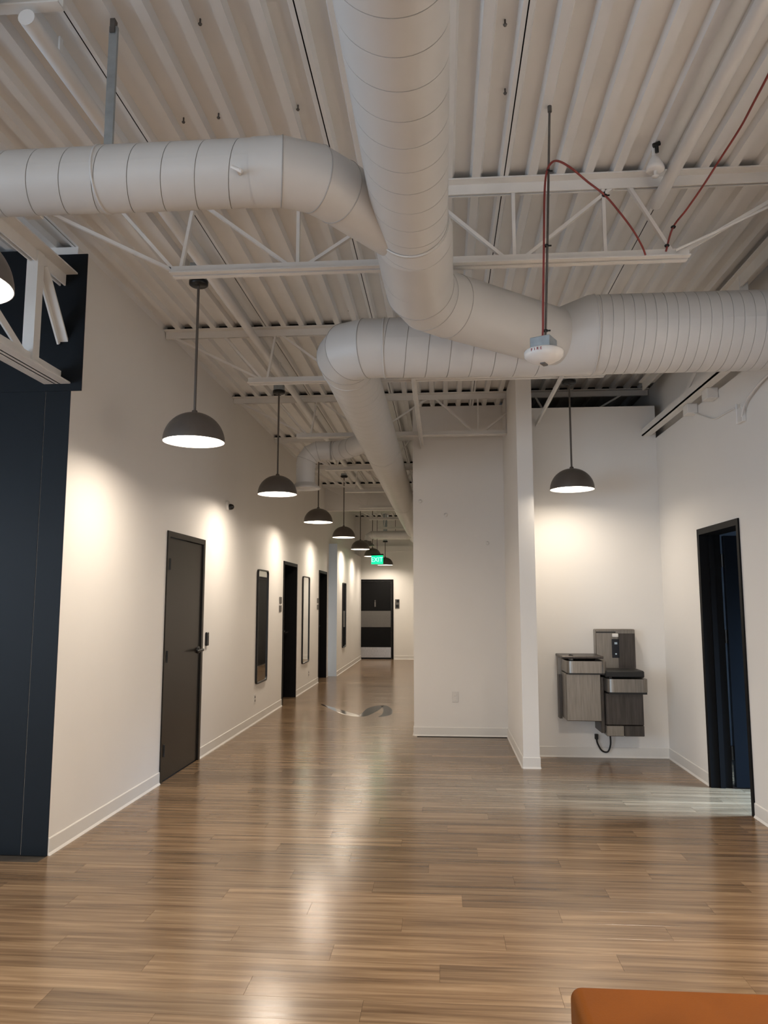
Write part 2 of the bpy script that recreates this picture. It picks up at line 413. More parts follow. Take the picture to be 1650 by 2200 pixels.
# baseboards: coved rubber strips
def baseboard(name, segs):
    mb = MB()
    for (x0, y0, x1, y1, nx, ny) in segs:
        t, h = .007, .10
        # profile: flat back, small toe at the floor, rounded top
        prof = [(0, 0), (.016, 0), (.013, .006), (t, .016), (t, h - .006), (t * .5, h), (0, h)]
        vs = []
        for (x, y) in ((x0, y0), (x1, y1)):
            for d, z in prof: vs.append((x + nx * d, y + ny * d, z))
        n = len(prof); fs = [(i, (i + 1) % n, (i + 1) % n + n, i + n) for i in range(n)] + [tuple(range(n))[::-1], tuple(range(n, 2 * n))]
        mb.add(vs, fs)
    return struct(mb.build(name, M['base']))
baseboard('baseboard_left', [(XL, YB + .006, XL, D1[0], 1, 0), (XL, D1[1], XL, D2[0], 1, 0), (XL, D2[1], XL, D3[0], 1, 0), (XL, D3[1], XL, 15.59, 1, 0), (-2.19, 15.606, -2.19, YE, 1, 0)])
baseboard('baseboard_middle', [(-.338, 8.78, .72, 8.78, 0, -1), (-.338, 8.78, -.338, 17.55, -1, 0), (-.338, 18.92, -.338, YE, -1, 0)])
baseboard('baseboard_wing', [(.72, 7.16, .72, 8.78, -1, 0), (.714, 7.16, .874, 7.16, 0, -1), (.868, 7.16, .868, 7.72, 1, 0)])
baseboard('baseboard_alcove', [(.868, 7.72, XR, 7.72, 0, -1)])
baseboard('baseboard_right', [(XR, RD[1], XR, 7.72, -1, 0), (XR, -7, XR, RD[0], -1, 0)])
baseboard('baseboard_end', [(-2.19, YE, -2.30, YE, 0, -1), (-1.31, YE, -.338, YE, 0, -1)])

# ------------------------------------------------------------------ doors
def lever(parent, x, y, z, s, side='left'):
    """lever handle on a wall facing +x (s=+1); the lever points towards -y"""
    h = MB().lathe([(.0, .022), (.030, .020), (.034, .012), (.034, 0)], (x, y, z), 16, 'x').tube([(x + .012, y, z), (x + .055, y, z)], .010, 10)
    h.tube([(x + .052, y + .005, z), (x + .055, y - .03, z), (x + .052, y - .09, z - .002), (x + .045, y - .15, z - .004)], [.014, .014, .012, .010], 10)
    return h.build('handle', M['blackmetal'], parent)
d1 = struct(MB().box(XL - .10, XL + .012, D1[0], D1[0] + .05, 0, DH).box(XL - .10, XL + .012, D1[1] - .05, D1[1], 0, DH)
            .box(XL - .10, XL + .012, D1[0] + .05, D1[1] - .05, DH - .05, DH)
            .box(XL - .10, XL - .055, D1[0] + .05, D1[0] + .066, 0, DH - .05).box(XL - .10, XL - .055, D1[1] - .066, D1[1] - .05, 0, DH - .05).build('door_1', M['doorgrey']))
MB().box(XL - .052, XL - .004, D1[0] + .053, D1[1] - .053, .008, DH - .053, .002).build('leaf', M['doorgrey'], d1)
for z in (1.83, 1.04, .26):
    hb = MB().tube([(XL + .012, D1[0] + .058, z - .05), (XL + .012, D1[0] + .058, z + .05)], .010, 10).box(XL - .003, XL + .012, D1[0] + .035, D1[0] + .075, z - .048, z + .048)
    hb.build('hinge', M['blackmetal'], d1)
lever(d1, XL - .004, D1[1] - .115, 1.045, 1)
def recessed_door(name, y0, y1):
    d = MB().box(XO, XL + .010, y0, y0 + .05, 0, DH).box(XO, XL + .010, y1 - .05, y1, 0, DH).box(XO, XL + .010, y0 + .05, y1 - .05, DH - .05, DH)
    d = struct(d.build(name, M['black']))
    MB().box(XO - .002, XO + .042, y0 + .053, y1 - .053, .008, DH - .053, .002).build('leaf', M['black'], d)
    lever(d, XO + .042, y1 - .12, 1.03, 1)
    return d
recessed_door('door_2', *D2); recessed_door('door_3', *D3)
# end door with signs and plates
d4 = struct(MB().box(-2.29, -2.235, YE - .03, YE + .002, 0, 2.115).box(-1.375, -1.32, YE - .03, YE + .002, 0, 2.115).box(-2.235, -1.375, YE - .03, YE + .002, 2.06, 2.115).build('door_4', M['black']))
MB().box(-2.23, -1.38, YE - .022, YE + .001, .008, 2.056, .002).build('leaf', M['black'], d4)
MB().box(-2.195, -1.39, YE - .028, YE - .021, .845, 1.275, .001).build('push_plate', M['grey'], d4, 'wide grey plate across the middle of the door')
MB().box(-2.205, -1.385, YE - .028, YE - .021, .045, .315, .001).build('kick_plate', M['chrome'], d4, 'shiny metal kick plate')
MB().tube([(-1.81, YE - .03, 1.385), (-1.81, YE - .03, 1.52)], .02, 10).tube([(-1.81, YE - .03, 1.53), (-1.81, YE - .03, 1.56)], .018, 10).build('pictogram', M['grey'], d4)
d6 = struct(MB().box(-.352, -.337, 17.55, 17.62, 0, DH).box(-.352, -.337, 18.85, 18.92, 0, DH).box(-.352, -.337, 17.62, 18.85, DH - .05, DH).build('door_6', M['black']))
MB().box(-.347, -.337, 17.622, 18.848, .008, DH - .052, .002).build('leaf', M['black'], d6)
# right door, standing open into the side room
X2 = XR + .15
d5 = struct(MB().box(XR - .012, X2 + .01, RD[1] - .05, RD[1], 0, DH).box(XR - .012, X2 + .01, RD[0], RD[0] + .04, 0, DH)
            .box(XR - .012, X2 + .01, RD[0] + .04, RD[1] - .05, DH - .05, DH).box(XR + .06, XR + .10, RD[1] - .066, RD[1] - .05, 0, DH - .05).build('door_5', M['black']))
lf = MB().box(X2 + .030, X2 + .88, RD[1] - .075, RD[1] - .032, .010, DH - .06, .002).build('leaf', M['leafnavy'], d5)
for z in (1.85, 1.22, .28): MB().tube([(X2 + .02, RD[1] - .055, z - .055), (X2 + .02, RD[1] - .055, z + .055)], .013, 10).box(X2 + .008, X2 + .034, RD[1] - .06, RD[1] - .05, z - .05, z + .05).build('hinge', M['blackmetal'], d5)
MB().lathe([(0, -.03), (.022, -.026), (.024, 0)], (X2 + .80, RD[1] - .075, 1.03), 14, 'y').tube([(X2 + .80, RD[1] - .10, 1.03), (X2 + .70, RD[1] - .105, 1.03)], .009, 8).build('handle', M['blackmetal'], d5)

# ------------------------------------------------------------------ open web steel joists
def joist(y, x0, x1, bx0, bx1, webs, label, with_blocks=True):
    t = thing('steel_joist', label, 'joist', ((x0 + x1) / 2, y, 3.34), 'open-web joists carrying the roof deck')
    zt, zb = ZD - .001, 3.344
    tc = MB()
    for s in (-1, 1):      # pair of angles with a gap for the webs
        tc.box(x0, x1, y + s * .014 - .004, y + s * .014 + .004, zt - .064, zt)
        tc.box(x0, x1, *(sorted((y + s * .018, y + s * .075))), zt - .008, zt)
    tc.build('top_chord', M['steel'], t)
    bc = MB()
    for s in (-1, 1):
        bc.box(bx0, bx1, y + s * .014 - .004, y + s * .014 + .004, zb, zb + .05)
        bc.box(bx0, bx1, *(sorted((y + s * .018, y + s * .046))), zb, zb + .007)
    bc.build('bottom_chord', M['steel'], t)
    for xb, xt in webs:
        MB().bar((xb, y, zb + .025), (xt, y, zt - .03), .018, .026, (0, 1, 0)).build('web', M['steel'], t)
    if with_blocks: flute_blocks(t, y + .02, x0, x1)
    return t
WEB = [(-1.50, -2.33), (-1.50, -1.87), (-1.47, -1.40), (-.83, -1.38), (-.795, -.795), (-.76, -.12), (.37, -.09), (.41, .41), (.45, .98), (.90, .90), (1.26, 1.03), (1.29, 2.02)]
joist(3.99, XL + .005, XR + .08, -1.52, 1.34, WEB, 'white open-web roof joist nearest the viewer, behind the branch duct')
joist(6.12, XL + .005, XR + .08, -1.63, 1.34, WEB, 'white roof joist just behind the big duct elbow, second from the viewer')
joist(8.25, XL + .005, XR + .08, -1.63, 1.36, [q for q in WEB], 'white roof joist just in front of the white middle wall block')
WC = [(-1.50, -2.33), (-1.50, -1.87), (-1.47, -1.40), (-.83, -1.38), (-.795, -.795), (-.76, -.42)]
for i, (yy, lb) in enumerate(((10.38, 'roof joist over the corridor, first one past the middle wall block'), (12.51, 'roof joist over the corridor behind the round ceiling diffuser'),
                              (14.64, 'roof joist over the corridor just before the plaster bulkhead'), (16.77, 'roof joist over the corridor beyond the bulkhead'), (18.9, 'last roof joist before the corridor end wall'))):
    joist(yy, XL + .005, -.345, -1.63, -.345, WC, lb)
joist(1.86, XL + .005 - 3, XR + .08, -5, 1.34, WEB, 'white roof joist above the viewer, out of frame', False)

# girders running along the side walls
def angle_bar(mb, x, y0, y1, z, wdt, hgt, t=.01, up=True):
    mb.box(x - wdt / 2, x + wdt / 2, y0, y1, z, z + t)
    if up: mb.box(x - .02, x - .02 + t, y0, y1, z, z + hgt).box(x + .012, x + .012 + t, y0, y1, z, z + hgt)
    else: mb.box(x - .02, x - .02 + t, y0, y1, z - hgt, z).box(x + .012, x + .012 + t, y0, y1, z - hgt, z)
gl = thing('joist_girder', 'heavy white truss girder running into the dark navy wall at left', 'girder', (-2.45, 1.5, 2.89), None)
XG = -2.455
g = MB(); angle_bar(g, XG, -3.0, YB + .005, 3.626, .20, .075, up=False); g.build('top_chord', M['steel'], gl)
g = MB(); angle_bar(g, XG, -3.0, YB + .005, 2.893, .175, .085, up=True); g.build('bottom_chord', M['steel'], gl)
for yy in (4.20, 2.85, 1.5, .15, -1.2): MB().box(XG - .035, XG + .035, yy - .035, yy + .035, 2.90, 3.62).build('post', M['steel'], gl)
for (ya, yb_) in ((4.26, 4.56),): MB().bar((XG, 4.24, 3.55), (XG, 4.535, 3.17), .07, .012, (1, 0, 0)).bar((XG + .03, 4.24, 3.55), (XG + .03, 4.535, 3.17), .012, .055, (1, 0, 0)).build('diagonal', M['steel'], gl)
for a, b_ in ((4.14, 2.93), (1.44, .21)): MB().bar((XG, a, 2.95), (XG, b_, 3.58), .05, .012, (1, 0, 0)).build('diagonal', M['steel'], gl)
jb = MB().box(-2.38, -2.28, 3.90, 3.96, 3.70, 3.765, .004).box(-2.40, -2.26, 3.88, 3.98, 3.765, ZD - .006).build('bearing_seat', M['steel'], gl)

gr = thing('joist_girder', 'white truss girder along the top of the right wall above the open door', 'girder', (2.1, 3, 3.18), None)
g = MB().box(2.040, 2.125, -3.0, 7.715, 3.185, 3.196).box(2.040, 2.051, -3.0, 7.715, 3.185, 3.255).build('bottom_chord', M['steel'], gr)
g = MB().box(2.03, 2.19, -3, 7.715, 3.742, 3.754).box(2.065, 2.077, -3, 7.715, 3.66, 3.742).build('top_chord', M['steel'], gr)
for yy in (5.18, 3.6, 2.1, .5): MB().box(2.06, 2.12, yy - .03, yy + .03, 3.196, 3.742).build('post', M['steel'], gr)
for a, b_ in ((6.6, 5.25), (5.1, 3.66), (3.5, 2.16)): MB().bar((2.09, a, 3.23), (2.09, b_, 3.70), .04, .012, (1, 0, 0)).build('diagonal', M['steel'], gr)
for yy in (6.50, 6.02):
    MB().box(2.09, 2.178, yy - .06, yy + .06, 3.10, 3.184, .004).build('clip', M['steel'], gr)

# bridging angles running along the corridor between joists
def bridging(x, y0, y1, z, label):
    t = thing('bridging_angle', label, 'bridging', (x, (y0 + y1) / 2, z), 'bridging angles between the joists')
    MB().box(x - .019, x + .019, y0, y1, z, z + .005).build('flange', M['steel'], t)
    MB().box(x - .019, x - .014, y0, y1, z - .036, z).build('stem', M['steel'], t)
def pipe(x, y0, y1, z, label):
    t = thing('ceiling_pipe', label, 'pipe', (x, (y0 + y1) / 2, z), 'white pipes under the deck')
    MB().tube([(x, y0, z), (x, y1 - .02, z)], .033, 16).lathe([(.033, -.0201), (.029, -.008), (.014, -.001), (0, 0)], (x, y1, z), 14, 'y').build('pipe_run', M['deck'], t)
    yy = y0 + .25
    while yy < y1:
        MB().box(x - .004, x + .004, yy - .012, yy + .012, z + .025, ZD).build('hanger', M['steel'], t); yy += 2.13
pipe(-1.555, 2.50, 14.9, 3.705, 'long white pipe under the deck running over the row of pendants')
pipe(1.205, .2, 4.09, 3.705, 'white pipe under the deck at upper right, ending at the first joist')
ch = thing('steel_channel', 'short white steel channel under the deck at the top left corner', 'channel', (-2.9, 2.48, 3.77))
MB().box(-4.5, -1.43, 2.532, 2.540, 3.755, ZD - .001).box(-4.5, -1.43, 2.492, 2.532, 3.755, 3.762).build('web', M['steel'], ch)
flute_blocks(ch, 2.567, -4.4, -1.4)
bridging(.99, 6.05, 7.715, 3.338, 'short white bridging angle ending on the alcove wall above the fountain')
bridging(-.225, 6.05, 8.775, 3.338, 'white bridging angle ending on the white middle wall block')

# ------------------------------------------------------------------ spiral ducts
def basis(d):
    d = Vector(d).normalized(); u = Vector((0, 0, 1)) if abs(d.z) < .9 else Vector((0, 1, 0))
    x = d.cross(u).normalized(); y = x.cross(d).normalized(); return d, x, y
def spiral(name, p0, p1, r, parent, pitch=.13, n=56, phase=0.0, r1=None, label=None, depth=.006):
    """straight spiral duct with a helical lock seam pressed into it"""
    a, b_ = Vector(p0), Vector(p1); L = (b_ - a).length; d, x, y = basis(b_ - a)
    r1 = r if r1 is None else r1
    prof = [(0, 0), (.0003, -depth), (.0031, -depth), (.0034, 0)]
    ss = []
    k = -2
    while k * pitch < L + pitch:
        for s, dr in prof: ss.append((k * pitch + s + phase * pitch, dr))
        k += 1
    vs = []; fs = []; m = len(ss); mb = MB()
    for j in range(m - 1):            # every strip has its own vertices, so seam edges stay crisp
        st = []
        for i in range(n + 1):
            th = 2 * PI * i / n; sh = pitch * i / n
            for s, dr in (ss[j], ss[j + 1]):
                q = min(max(s + sh, 0), L); rr = r + (r1 - r) * q / L + dr
                st.append(a + d * q + (x * math.cos(th) + y * math.sin(th)) * rr)
        fs = []
        for i in range(n):
            A, B, Cc, D = 2 * i, 2 * i + 1, 2 * i + 3, 2 * i + 2
            if (st[A] - st[B]).length < 1e-6 and (st[Cc] - st[D]).length < 1e-6: continue
            fs.append((A, D, Cc, B))
        if fs: mb.add(st, fs, True)
    return mb.build(name, M['duct'], parent, label)
def gores(pts, r, parent, n=48, name='elbow_gore', ends=True):
    """mitred elbow: one mesh per gore, with a raised ring seam at each mitre"""
    P = [Vector(p) for p in pts]; N = len(P)
    u0 = None; rings = []
    d0 = (P[1] - P[0]).normalized(); _, x, y = basis(d0)
    for i in range(N):
        if i == 0: nrm = d0
        elif i == N - 1: nrm = (P[-1] - P[-2]).normalized()
        else: nrm = ((P[i] - P[i - 1]).normalized() + (P[i + 1] - P[i]).normalized()).normalized()
        rings.append(nrm)
    out = []
    for i in range(N - 1):
        d = (P[i + 1] - P[i]).normalized()
        if i > 0:
            q = (P[i] - P[i - 1]).normalized().rotation_difference(d); x = q @ x; y = q @ y
        vs = []
        for e in (i, i + 1):
            for k in range(n):
                th = 2 * PI * k / n; o = (x * math.cos(th) + y * math.sin(th)) * r
                t = -o.dot(rings[e]) / d.dot(rings[e]); vs.append(P[e] + o + d * t)
        out.append(MB().add(vs, [(k, k + n, (k + 1) % n + n, (k + 1) % n) for k in range(n)], True).build(name, M['duct'], parent))
        if i > 0: MB().tube([v for v in vs[:n]], .0026, 6, True).build('gore_seam', M['seamgrey'], parent)
    return out
def band(p, d, r, parent, wd=.03):
    d, x, y = basis(d); p = Vector(p); vs = []; n = 48
    for s, rr in ((-wd / 2, r - .001), (-wd / 2, r + .004), (wd / 2, r + .004), (wd / 2, r - .001)):
        for k in range(n): th = 2 * PI * k / n; vs.append(p + d * s + (x * math.cos(th) + y * math.sin(th)) * rr)
    fs = [(i * n + k, (i + 1) * n + k, (i + 1) * n + (k + 1) % n, i * n + (k + 1) % n) for i in range(3) for k in range(n)]
    return MB().add(vs, fs, True).build('joint_band', M['duct'], parent)
def arc(c, r, a0, a1, n, z, e0=None, e1=None):
    """points of a mitred bend whose straight gores touch the circle"""
    pts = [];
    for i in range(n + 1):
        a = a0 + (a1 - a0) * i / n; pts.append(Vector((c[0] + r * math.cos(a), c[1] + r * math.sin(a), z)))
    return pts

ZC = 3.14
# A: overhead duct along the room, ends in an elbow and a 45 degree lateral
dA = thing('spiral_duct', 'big white spiral duct running overhead toward the viewer down the middle', 'duct', (-.125, 2, ZC))
spiral('straight_section', (-.135, -3.0, ZC), (-.122, 3.08, ZC), .160, dA, .14, phase=.2)
spiral('reducer', (-.122, 3.08, ZC), (-.118, 3.20, ZC), .162, dA, .3, r1=.178, n=56, phase=.6)
spiral('straight_section', (-.118, 3.20, ZC), (-.112, 3.56, ZC), .178, dA, 2.0, phase=.55)
band((-.122, 3.09, ZC), (.002, 1, 0), .1625, dA, .012)
gores([(-.112, 3.56, ZC), (-.105, 3.78, ZC), (-.06, 3.93, ZC), (.06, 4.05, ZC), (.86, 4.72, ZC)], .178, dA)
# T: cross trunk from the right wall, elbow, then down the corridor
dT = thing('spiral_duct', 'white spiral trunk duct crossing from the right, turning down the corridor', 'duct', (.3, 4.6, ZC))
spiral('straight_section', (.93, 4.575, ZC), (2.028, 4.575, ZC), .241, dT, .062, phase=.3, depth=.0035)
MB().lathe([(0, 0), (.246, 0), (.246, -.02)], (2.034, 4.575, ZC), 40, 'x').build('end_cap', M['duct'], dT)
lf_v = []
for (cx, cy_, rr) in ((.66, 4.715, .205), (.70, 4.71, .206), (.90, 4.58, .241), (.935, 4.575, .2415)):
    for k in range(48): lf_v.append((cx, cy_ + rr * math.cos(2 * PI * k / 48), ZC + rr * math.sin(2 * PI * k / 48)))
MB().add(lf_v, [(i * 48 + k, (i + 1) * 48 + k, (i + 1) * 48 + (k + 1) % 48, i * 48 + (k + 1) % 48) for i in range(3) for k in range(48)], True).build('reducer', M['duct'], dT)
spiral('straight_section', (-.36, 4.715, ZC), (.68, 4.715, ZC), .191, dT, .14, phase=.1, r1=.205)
band((.935, 4.575, ZC), (1, 0, 0), .2412, dT, .008); band((-.36, 4.715, ZC), (1, 0, 0), .191, dT, .010)
gores([(-.36, 4.715, ZC), (-.48, 4.715, ZC), (-.590, 4.770, ZC), (-.637, 4.88, ZC), (-.637, 5.02, ZC)], .190, dT)
spiral('straight_section', (-.637, 5.02, ZC), (-.637, 14.9, ZC), .189, dT, .15, phase=.4)
spiral('straight_section', (-.637, 14.9, ZC), (-.637, 18.6, ZC), .186, dT, .15, phase=.4)
band((-.637, 5.02, ZC), (0, 1, 0), .189, dT, .012)
for yy in (7.95, 12.2): band((-.637, yy, ZC), (0, 1, 0), .189, dT, .03)
# B: branch from the left, 45 degree elbow into the overhead duct
dB = thing('spiral_duct', 'smaller white spiral duct from the left bending into the overhead duct', 'duct', (-1.5, 2.675, ZC))
spiral('straight_section', (-5.2, 2.675, ZC), (-1.30, 2.675, ZC), .121, dB, .128, phase=.5)
spiral('straight_section', (-1.30, 2.675, ZC), (-.70, 2.675, ZC), .124, dB, .13, phase=.1)
band((-1.30, 2.675, ZC), (1, 0, 0), .123, dB, .008)
gores([(-.70, 2.675, ZC), (-.60, 2.675, ZC), (-.48, 2.735, ZC), (-.405, 2.83, ZC), (-.15, 3.22, ZC)], .127, dB)
hs = MB().box(-1.31, -1.276, 2.668, 2.682, ZC + .10, 3.79).build('hanger_strap', M['galv'], dB)
MB().box(-1.305, -1.285, 2.662, 2.688, 3.76, ZD).build('hanger_clip', M['rod'], dB)
MB().tube([(-.735, 2.57, 3.075), (-.735, 2.535, 3.07), (-.72, 2.525, 3.065)], .006, 8).tube([(-.755, 2.53, 3.08), (-.715, 2.53, 3.06)], .008, 8).build('damper_handle', M['white'], dB)
# D: drop with a round diffuser
dD = thing('spiral_duct', 'short white duct drop with round ring diffuser above the corridor pendants', 'duct', (-1.46, 8.0, ZC))
gores([(-.70, 7.45, ZC), (-.92, 7.78, ZC), (-1.02, 7.92, ZC), (-1.14, 8.0, ZC), (-1.20, 8.0, ZC)], .105, dD)
gores([(-1.18, 8.0, ZC), (-1.34, 8.0, ZC), (-1.42, 8.0, ZC - .035), (-1.468, 8.0, ZC - .10), (-1.475, 8.0, ZC - .18)], .105, dD)
MB().lathe([(.103, ZC - .17), (.103, 2.78)], (-1.475, 8.0, 0), 32).build('drop_collar', M['duct'], dD)
MB().lathe([(.103, 2.79), (.155, 2.745), (.165, 2.732), (.158, 2.722), (.122, 2.724), (.112, 2.742), (.100, 2.76)], (-1.475, 8.0, 0), 36).build('diffuser_ring', M['duct'], dD)
MB().lathe([(.0, 2.742), (.07, 2.740), (.078, 2.748), (.05, 2.765), (0, 2.77)], (-1.475, 8.0, 0), 30).build('diffuser_cone', M['duct'], dD)
# far cross duct
dF = thing('spiral_duct', 'far thin white duct crossing the corridor beyond the bulkhead', 'duct', (-1.2, 17, 3.04))
spiral('straight_section', (-.72, 17.1, 3.035), (-1.50, 17.1, 3.035), .088, dF, .14)
gores([(-1.50, 17.1, 3.035), (-1.60, 17.1, 3.035), (-1.675, 17.1, 2.99), (-1.70, 17.1, 2.90)], .088, dF, 24)
MB().lathe([(.088, 2.91), (.088, 2.86), (.15, 2.80), (.155, 2.79), (.10, 2.79)], (-1.70, 17.1, 0), 24).build('diffuser', M['rod'], dF)
fp = thing('steel_pipe', 'horizontal pipe across the corridor high before the end wall', 'pipe', (-1.1, 19.3, 3.14))
MB().tube([(-1.75, 19.3, 3.14), (-.345, 19.3, 3.14)], .03, 12).build('pipe_run', M['steel'], fp)
MB().tube([(-1.2, 19.3, 3.165), (-1.2, 19.3, 3.855)], .006, 8).build('hanger_rod', M['rod'], fp)
struct(MB().box(-2.19, -.34, YE - .06, YE, 2.86, 3.02).build('trim_2', M['wall']))

# ------------------------------------------------------------------ pendant lamps
def pendant_proto():
    t = thing('pendant_lamp', 'x', 'lamp', (0, 0, 0), 'dark dome pendant lamps')
    Rr, H = .205, .200
    N = 18
    outer = [(Rr * math.cos(PI / 2 * i / N) ** .96 if i < N else 0.012, H * math.sin(PI / 2 * i / N) ** 1.0) for i in range(N + 1)]
    MB().lathe(outer, (0, 0, 0), 48).build('shade', M['shade'], t)
    inner = [(max(.010, a * .985), b_ * .985) for a, b_ in outer]; inner = [(Rr, 0), (Rr * .985, -.0005)] + inner[1:5]
    MB().lathe(inner[::-1], (0, 0, 0), 48).build('shade_lip', M['shadein'], t, 'pale inner lip of the shade')
    MB().lathe([(0, .032), (.07, .033), (.13, .036), (.196, .040)], (0, 0, 0), 40).build('diffuser', M['bulb'], t, 'glowing opal diffuser')
    return t
def pendant(x, y, z, top, label, dim=1.0, first=[None]):      # dim: power factor, tuned per lamp
    if first[0] is None: t = first[0] = pendant_proto(); kids = None
    else:
        src = first[0]; t = src.copy(); C.objects.link(t)
        for ch in list(src.children):
            if ch.name.split('.')[0] in ('stem', 'canopy', 'ceiling_box') or ch.type == 'LIGHT': continue
            c = ch.copy(); C.objects.link(c); c.parent = t
    t.location = (x, y, z); t['label'] = label
    MB().tube([(x, y, z + .195), (x, y, top - .02)], .009, 10).lathe([(.022, z + .194), (.018, z + .215), (.009, z + .22)], (x, y, 0), 14).build('stem', M['shade'], t)
    MB().lathe([(.0, top - .034), (.055, top - .032), (.065, top - .024), (.066, top), (0, top)], (x, y, 0), 28).build('canopy', M['blackmetal'], t)
    MB().box(x - .05, x + .05, y - .05, y + .05, top, ZD - .001, .004).build('ceiling_box', M['galv'], t)
    l = bpy.data.lights.new('pendant_light', 'AREA'); l.shape = 'DISK'; l.size = .37; l.energy = LAMP_W * dim; l.color = (1, .86, .70); l.spread = R(168)
    lo = bpy.data.objects.new('pendant_light', l); C.objects.link(lo); lo.parent = t; lo.location = (0, 0, .026)
    return t
PEND = [(-1.66, 4.86, 2.572, 3.70, 'dark dome pendant lamp hanging in front of the joist, largest full one in the photo'),
        (-1.72, 7.71, 2.625, 3.74, 'dark dome pendant in the left row, second full one, beside the round diffuser ring'),
        (-1.755, 10.54, 2.63, 3.76, 'dark dome pendant in the left row hanging just behind the diffuser drop'),
        (-1.765, 13.40, 2.66, 3.78, 'dark dome pendant in the left row, fourth full one along the corridor'),
        (-1.775, 16.25, 2.645, 3.78, 'dark dome pendant under the far funnel-shaped diffuser, fifth along the corridor'),
        (-1.69, 18.2, 2.61, 3.78, 'dark dome pendant partly overlapped by the green exit sign'),
        (-1.49, 19.65, 2.47, 3.10, 'farthest dark dome pendant, close to the end door behind the exit sign'),
        (1.22, 7.10, 2.55, 3.60, 'dark dome pendant in the alcove above the drinking fountain'),
        (-1.725, 2.42, 2.62, 3.74, 'dark dome pendant cut off by the left edge, below the branch duct'),
        (1.47, 2.72, 2.60, 3.74, 'dark dome pendant over the front room just outside the right edge'),
        (-1.70, -1.0, 2.60, 3.74, 'unseen added dark dome pendant over the front room at left behind the viewer'),  # unseen pendants from here on, added to raise the ambient light
        (1.30, -1.6, 2.60, 3.74, 'unseen added dark dome pendant over the front room at right behind the viewer'),
        (-4.40, 2.0, 2.60, 3.74, 'unseen added dark dome pendant in the front room between girder and windows'),
        (-4.40, -1.6, 2.60, 3.74, 'unseen added dark dome pendant near the middle of the side windows'),
        (-1.70, -4.4, 2.60, 3.74, 'unseen added dark dome pendant near the rear windows, on the left'),
        (1.30, -4.8, 2.60, 3.74, 'unseen added dark dome pendant near the rear windows, on the right')]
DIM = [.74, .84, .72, .70, .64, .58, .44, .31, .6, 2.3] + [1.35] * 6
for p, k in zip(PEND, DIM): pendant(*p, k)

# ------------------------------------------------------------------ lettering
def letters(txt, size, loc, rot, mat_, parent, name='lettering', ext=.001):
    cu = bpy.data.curves.new(name, 'FONT'); cu.body = txt; cu.size = size; cu.align_x = 'CENTER'; cu.align_y = 'CENTER'; cu.extrude = ext
    o = bpy.data.objects.new(name, cu); C.objects.link(o)
    dg = bpy.context.evaluated_depsgraph_get(); me = bpy.data.meshes.new_from_object(o.evaluated_get(dg))
    C.objects.unlink(o); bpy.data.objects.remove(o)
    ob = bpy.data.objects.new(name, me); C.objects.link(ob); me.materials.clear(); me.materials.append(mat_)
    ob.parent = parent; ob.location = Vector(loc) - wloc(parent); ob.rotation_euler = rot; return ob

# ------------------------------------------------------------------ exit sign
ex = thing('exit_sign', 'glowing green exit sign hanging in the far corridor among the pendants', 'sign', (-1.52, 17.55, 2.42))
Mx = Matrix.Translation((-1.52, 17.55, 2.49)) @ Matrix.Rotation(R(-22), 4, 'Z')
MB().box(-.15, .15, -.012, .012, -.10, .10, .004, Mx).build('panel', M['exitgreen'], ex)
MB().box(-.16, .16, -.022, .022, .10, .135, .004, Mx).build('housing', M['blackmetal'], ex)
MB().tube([(-1.52, 17.55, 2.62), (-1.52, 17.55, 3.84)], .006, 8).build('stem', M['rod'], ex)
letters('EXIT', .15, Mx @ Vector((0, -.0135, 0)), (R(90), 0, R(-22)), M['exitletter'], ex)

# ------------------------------------------------------------------ ceiling horn with red cable
sm = thing('fire_alarm_horn', 'white round fire alarm horn on galvanized box hanging by a rod', 'alarm', (.464, 3.33, 2.56))
Mz = Matrix.Translation((.464, 3.33, 0)) @ Matrix.Rotation(R(62), 4, 'Z')
MB().box(-.047, .047, -.047, .047, 2.622, 2.682, .003, Mz).build('back_box', M['galv'], sm)
MB().lathe([(.0, 2.566), (.03, 2.567), (.05, 2.574), (.075, 2.588), (.086, 2.600), (.088, 2.618), (.084, 2.625), (0, 2.625)], (.464, 3.33, 0), 36).build('horn', M['white'], sm)
MB().box(-.022, .022, -.012, .012, 2.560, 2.570, .003, Mz).build('strobe_lens', M['grey'], sm)
for i, ch in enumerate('FIRE'):
    a = R(-90 - 44 + i * 9.5); letters(ch, .017, (.464 + .0885 * math.cos(a), 3.33 + .0885 * math.sin(a), 2.611), (R(90), 0, a + PI / 2), M['redprint'], sm)
MB().tube([(.474, 3.335, 2.68), (.4975, 3.338, 3.2), (.523, 3.343, ZD + .001)], .0055, 8).build('rod', M['rod'], sm)
MB().tube([(.523, 3.343, 3.79), (.523, 3.343, ZD)], .010, 8).build('rod_coupling', M['rod'], sm)
rc = thing('red_cable', 'red fire alarm cable looping from the hanging horn up and over to the joist', 'cable', (.464, 3.33, 2.68))
def smooth(pts, n=6):
    P = [Vector(p) for p in pts]; P = [P[0]] + P + [P[-1]]; out = []
    for i in range(1, len(P) - 2):
        for k in range(n):
            t = k / n; p0, p1, p2, p3 = P[i - 1], P[i], P[i + 1], P[i + 2]
            out.append(.5 * ((2 * p1) + (p2 - p0) * t + (2 * p0 - 5 * p1 + 4 * p2 - p3) * t * t + (3 * p1 - p0 - 3 * p2 + p3) * t ** 3))
    return out + [P[-2]]
